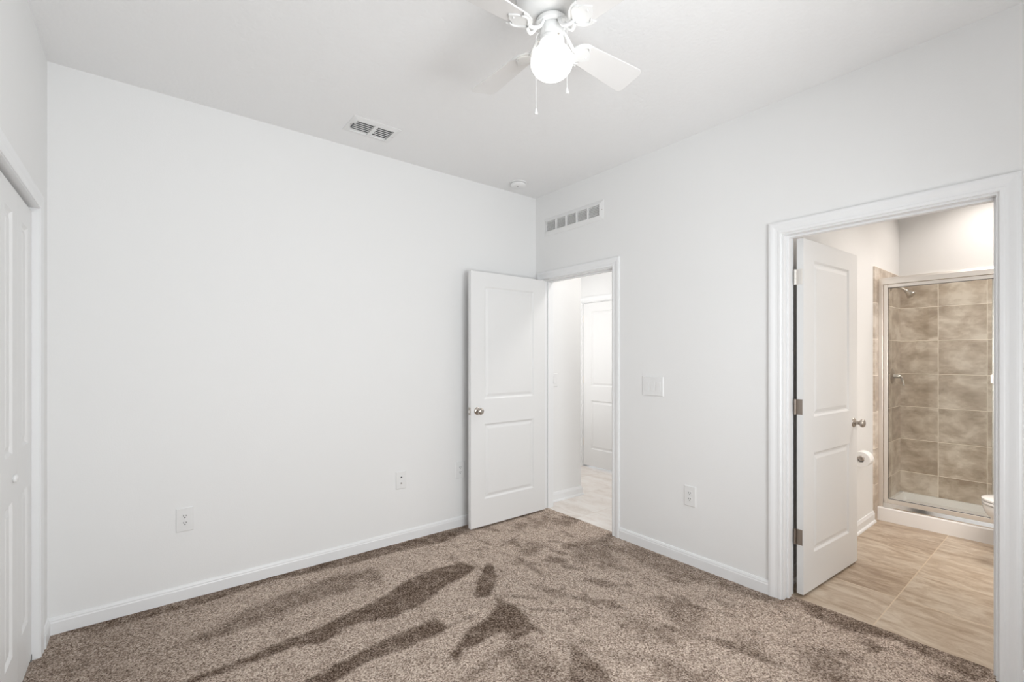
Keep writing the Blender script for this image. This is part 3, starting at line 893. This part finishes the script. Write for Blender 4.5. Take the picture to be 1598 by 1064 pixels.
# ------------------------------------------------------------------ shower
CX = 2.042                     # outer face of the curb
t = thing('shower_tray', 'white shower tray with a raised curb', 'shower tray', (CX, -2.8, 0))
m = MB()
y1, y0 = BY - .0125, -3.598
m.loops([[(x, y, z) for x, z in ((CX, 0), (CX, .106), (CX + .006, .113), (CX + .088, .113), (CX + .100, .108), (CX + .118, .070), (CX + .118, 0))] for y in (y0, y1)])
m.box(CX + .118, BX - .0125, y0, y1, 0, .062)
m.loops([[(x, y, z) for x, z in ((BX - .075, .062), (BX - .040, .108), (BX - .034, .113), (BX - .0125, .113), (BX - .0125, .062))] for y in (y0, y1)])
m.loops([[(x, y, z) for y, z in ((y1 - .060, .062), (y1 - .028, .108), (y1 - .022, .113), (y1, .113), (y1, .062))] for x in (CX + .118, BX - .0125)])
m.build('basin', M['acrylic'], t)
GXP = CX + .050                # glass plane
t = thing('shower_enclosure', 'framed glass shower doors standing on the curb', 'shower door', (GXP, -2.8, .113))
yl = BY - .0125
MB().box(GXP - .030, GXP + .030, yl, yl - .032, .113, 2.040).build('wall_jamb', M['chrome'], t, bevel=.002)
MB().box(GXP - .030, GXP + .030, y0 + .002, y0 + .034, .113, 2.040).build('wall_jamb', M['chrome'], t, bevel=.002)
m = MB()
m.loops([[(GXP + x, y, z) for x, z in ((-.034, 1.992), (-.034, 2.030), (-.026, 2.048), (.026, 2.048), (.034, 2.030), (.034, 1.992))] for y in (y0 + .002, yl)])
m.build('header_rail', M['chrome'], t, bevel=.001)
m = MB()
m.loops([[(GXP + x, y, z) for x, z in ((-.036, .1135), (-.036, .122), (-.028, .150), (-.024, .152), (-.020, .134), (.000, .134), (.004, .160), (.008, .134), (.030, .134), (.034, .1135))] for y in (y0 + .036, yl - .034)])
m.build('bottom_track', M['bright_chrome'], t)
for nm, ya, yb, xo in (('near', yl - .036, -2.790, -.012), ('far', -2.74, y0 + .036, .014)):
    x0_ = GXP + xo
    g = MB().box(x0_ - .003, x0_ + .003, min(ya, yb) + .012, max(ya, yb) - .012, .165, 1.985).build('glass_panel', M['shower_glass'], t)
    fr = MB()
    lo, hi = min(ya, yb), max(ya, yb)
    sw = .026
    fr.box(x0_ - .009, x0_ + .009, hi - sw, hi, .150, 1.990).box(x0_ - .009, x0_ + .009, lo, lo + sw, .150, 1.990)
    fr.box(x0_ - .009, x0_ + .009, lo + sw, hi - sw, .150, .186).box(x0_ - .009, x0_ + .009, lo + sw, hi - sw, 1.962, 1.990)
    fr.build('panel_frame', M['chrome'], t, bevel=.002)
    gk = MB()
    gk.box(x0_ - .0095, x0_ - .004, hi - sw - .004, hi - sw, .186, 1.962).box(x0_ - .0095, x0_ - .004, lo + sw, lo + sw + .003, .186, 1.962)
    gk.box(x0_ - .0095, x0_ - .004, lo + sw, hi - sw, .186, .190).box(x0_ - .0095, x0_ - .004, lo + sw, hi - sw, 1.958, 1.962)
    gk.build('gasket', M['duct'], t)
MB().box(GXP - .060, GXP - .0215, -2.790, -2.738, 1.185, 1.250).build('handle', M['plastic'], t, bevel=.004)

t = thing('shower_sprayer', 'brushed metal shower head on an arm near the top of the shower', 'shower head', (2.45, BY, 2.0))
MB().lathe([(0, .012), (.010, .011), (.026, .004), (.030, 0)], frame((2.45, BY - .012, 2.005), (0, -1, 0)), 28).build('wall_flange', M['nickel'], t)
MB().tube([(2.45, BY - .012, 2.005), (2.45, BY - .045, 2.008), (2.45, BY - .075, 2.000), (2.45, BY - .100, 1.982), (2.45, BY - .118, 1.966)], .0095, 14).build('arm', M['nickel'], t)
MB().lathe([(0, -.008), (.012, -.008), (.016, .000), (.014, .008), (.018, .018), (.030, .040), (.036, .056), (.036, .062), (.030, .064), (0, .062)],
           frame((2.45, BY - .118, 1.966), (-.10, -.62, -.66)), 32).build('spray_head', M['nickel'], t)
t = thing('shower_valve', 'round brushed metal shower valve with a lever on the tiled side wall', 'shower valve', (2.50, BY, 1.2))
MB().lathe([(0, .014), (.030, .013), (.060, .008), (.070, .002), (.070, 0)], frame((2.50, BY - .012, 1.205), (0, -1, 0)), 40).build('escutcheon', M['nickel'], t)
MB().lathe([(0, .060), (.014, .058), (.019, .048), (.020, .020), (.024, .010)], frame((2.50, BY - .012, 1.205), (0, -1, 0)), 28).build('hub', M['nickel'], t)
MB().tube([(2.50, BY - .060, 1.205), (2.497, BY - .076, 1.196), (2.492, BY - .088, 1.172), (2.488, BY - .094, 1.140), (2.486, BY - .097, 1.122)],
          [.013, .012, .009, .008, .009], 14).build('lever', M['nickel'], t)

# ------------------------------------------------------------------ toilet paper and toilet
t = thing('toilet_paper_holder', 'metal toilet paper holder on the bathroom wall', 'paper holder', (1.39, BY, .63))
for x in (1.325, 1.455):
    MB().lathe([(0, .010), (.014, .009), (.022, .003), (.024, 0)], frame((x, BY, .630), (0, -1, 0)), 24).build('wall_mount', M['nickel'], t)
    MB().tube([(x, BY - .005, .630), (x, BY - .050, .630), (x, BY - .085, .630)], .008, 12).build('post', M['nickel'], t)
    MB().lathe([(0, -.016), (.012, -.014), (.018, -.006), (.019, .004), (.013, .011), (0, .012)], frame((x, BY - .085, .630), (1 if x > 1.39 else -1, 0, 0)), 24).build('end_cap', M['nickel'], t)
MB().tube([(1.335, BY - .085, .630), (1.445, BY - .085, .630)], .007, 12).build('roller', M['bright_chrome'], t)
m = MB()
c0 = frame((1.342, BY - .078, .617), (1, 0, 0))
m.lathe([(.021, 0), (.056, 0), (.057, .002), (.057, .094), (.056, .096), (.021, .096), (.021, 0)], c0, 40, cap=False)
tag(m.build('toilet_paper_roll', M['paper']), 'white toilet paper roll beyond the bathroom door knob', 'toilet paper')

tx, tf = 1.615, -2.735      # centre line and front tip
t = thing('toilet', 'white toilet whose rounded front pokes out from behind the doorway', 'toilet', (tx, -3.2, 0))
def oval(z, wd, front, back, n=40):
    """egg-shaped loop: front tip at y = front, back at y = back"""
    yc = (front + back) / 2 - .02; out = []
    for k in range(n):
        a = 2 * PI * k / n
        s_, c_ = math.sin(a), math.cos(a)
        ly = (front - yc) if s_ > 0 else (yc - back)
        ex = 1.0 if s_ > 0 else .82
        out.append((tx + wd * math.copysign(abs(c_) ** ex, c_), yc + ly * s_, z))
    return out
m = MB()
m.loops([oval(0, .105, tf - .16, -3.40), oval(.03, .100, tf - .16, -3.40), oval(.14, .092, tf - .155, -3.39), oval(.22, .105, tf - .12, -3.38),
         oval(.29, .140, tf - .055, -3.36), oval(.34, .168, tf - .018, -3.36), oval(.375, .180, tf - .006, -3.36), oval(.392, .181, tf - .005, -3.36), oval(.397, .176, tf - .010, -3.36)], smooth=True)
m.build('bowl', M['porcelain'], t)
MB().loops([oval(.401, .176, tf - .010, -3.22), oval(.404, .183, tf - .002, -3.22), oval(.414, .183, tf - .002, -3.22), oval(.418, .178, tf - .007, -3.22)], smooth=True).build('seat', M['porcelain'], t)
MB().loops([oval(.422, .174, tf - .008, -3.22), oval(.425, .181, tf - .001, -3.22), oval(.436, .181, tf - .001, -3.22), oval(.443, .165, tf - .016, -3.22), oval(.446, .10, tf - .09, -3.20)], smooth=True).build('lid', M['porcelain'], t)
MB().box(tx - .20, tx + .20, -3.585, -3.385, .38, .74).build('tank', M['porcelain'], t, bevel=.02)
MB().box(tx - .21, tx + .21, -3.592, -3.375, .742, .775).build('tank_lid', M['porcelain'], t, bevel=.01)
MB().box(tx - .10, tx + .10, -3.42, -3.25, .0, .40).build('pedestal_back', M['porcelain'], t, bevel=.02)
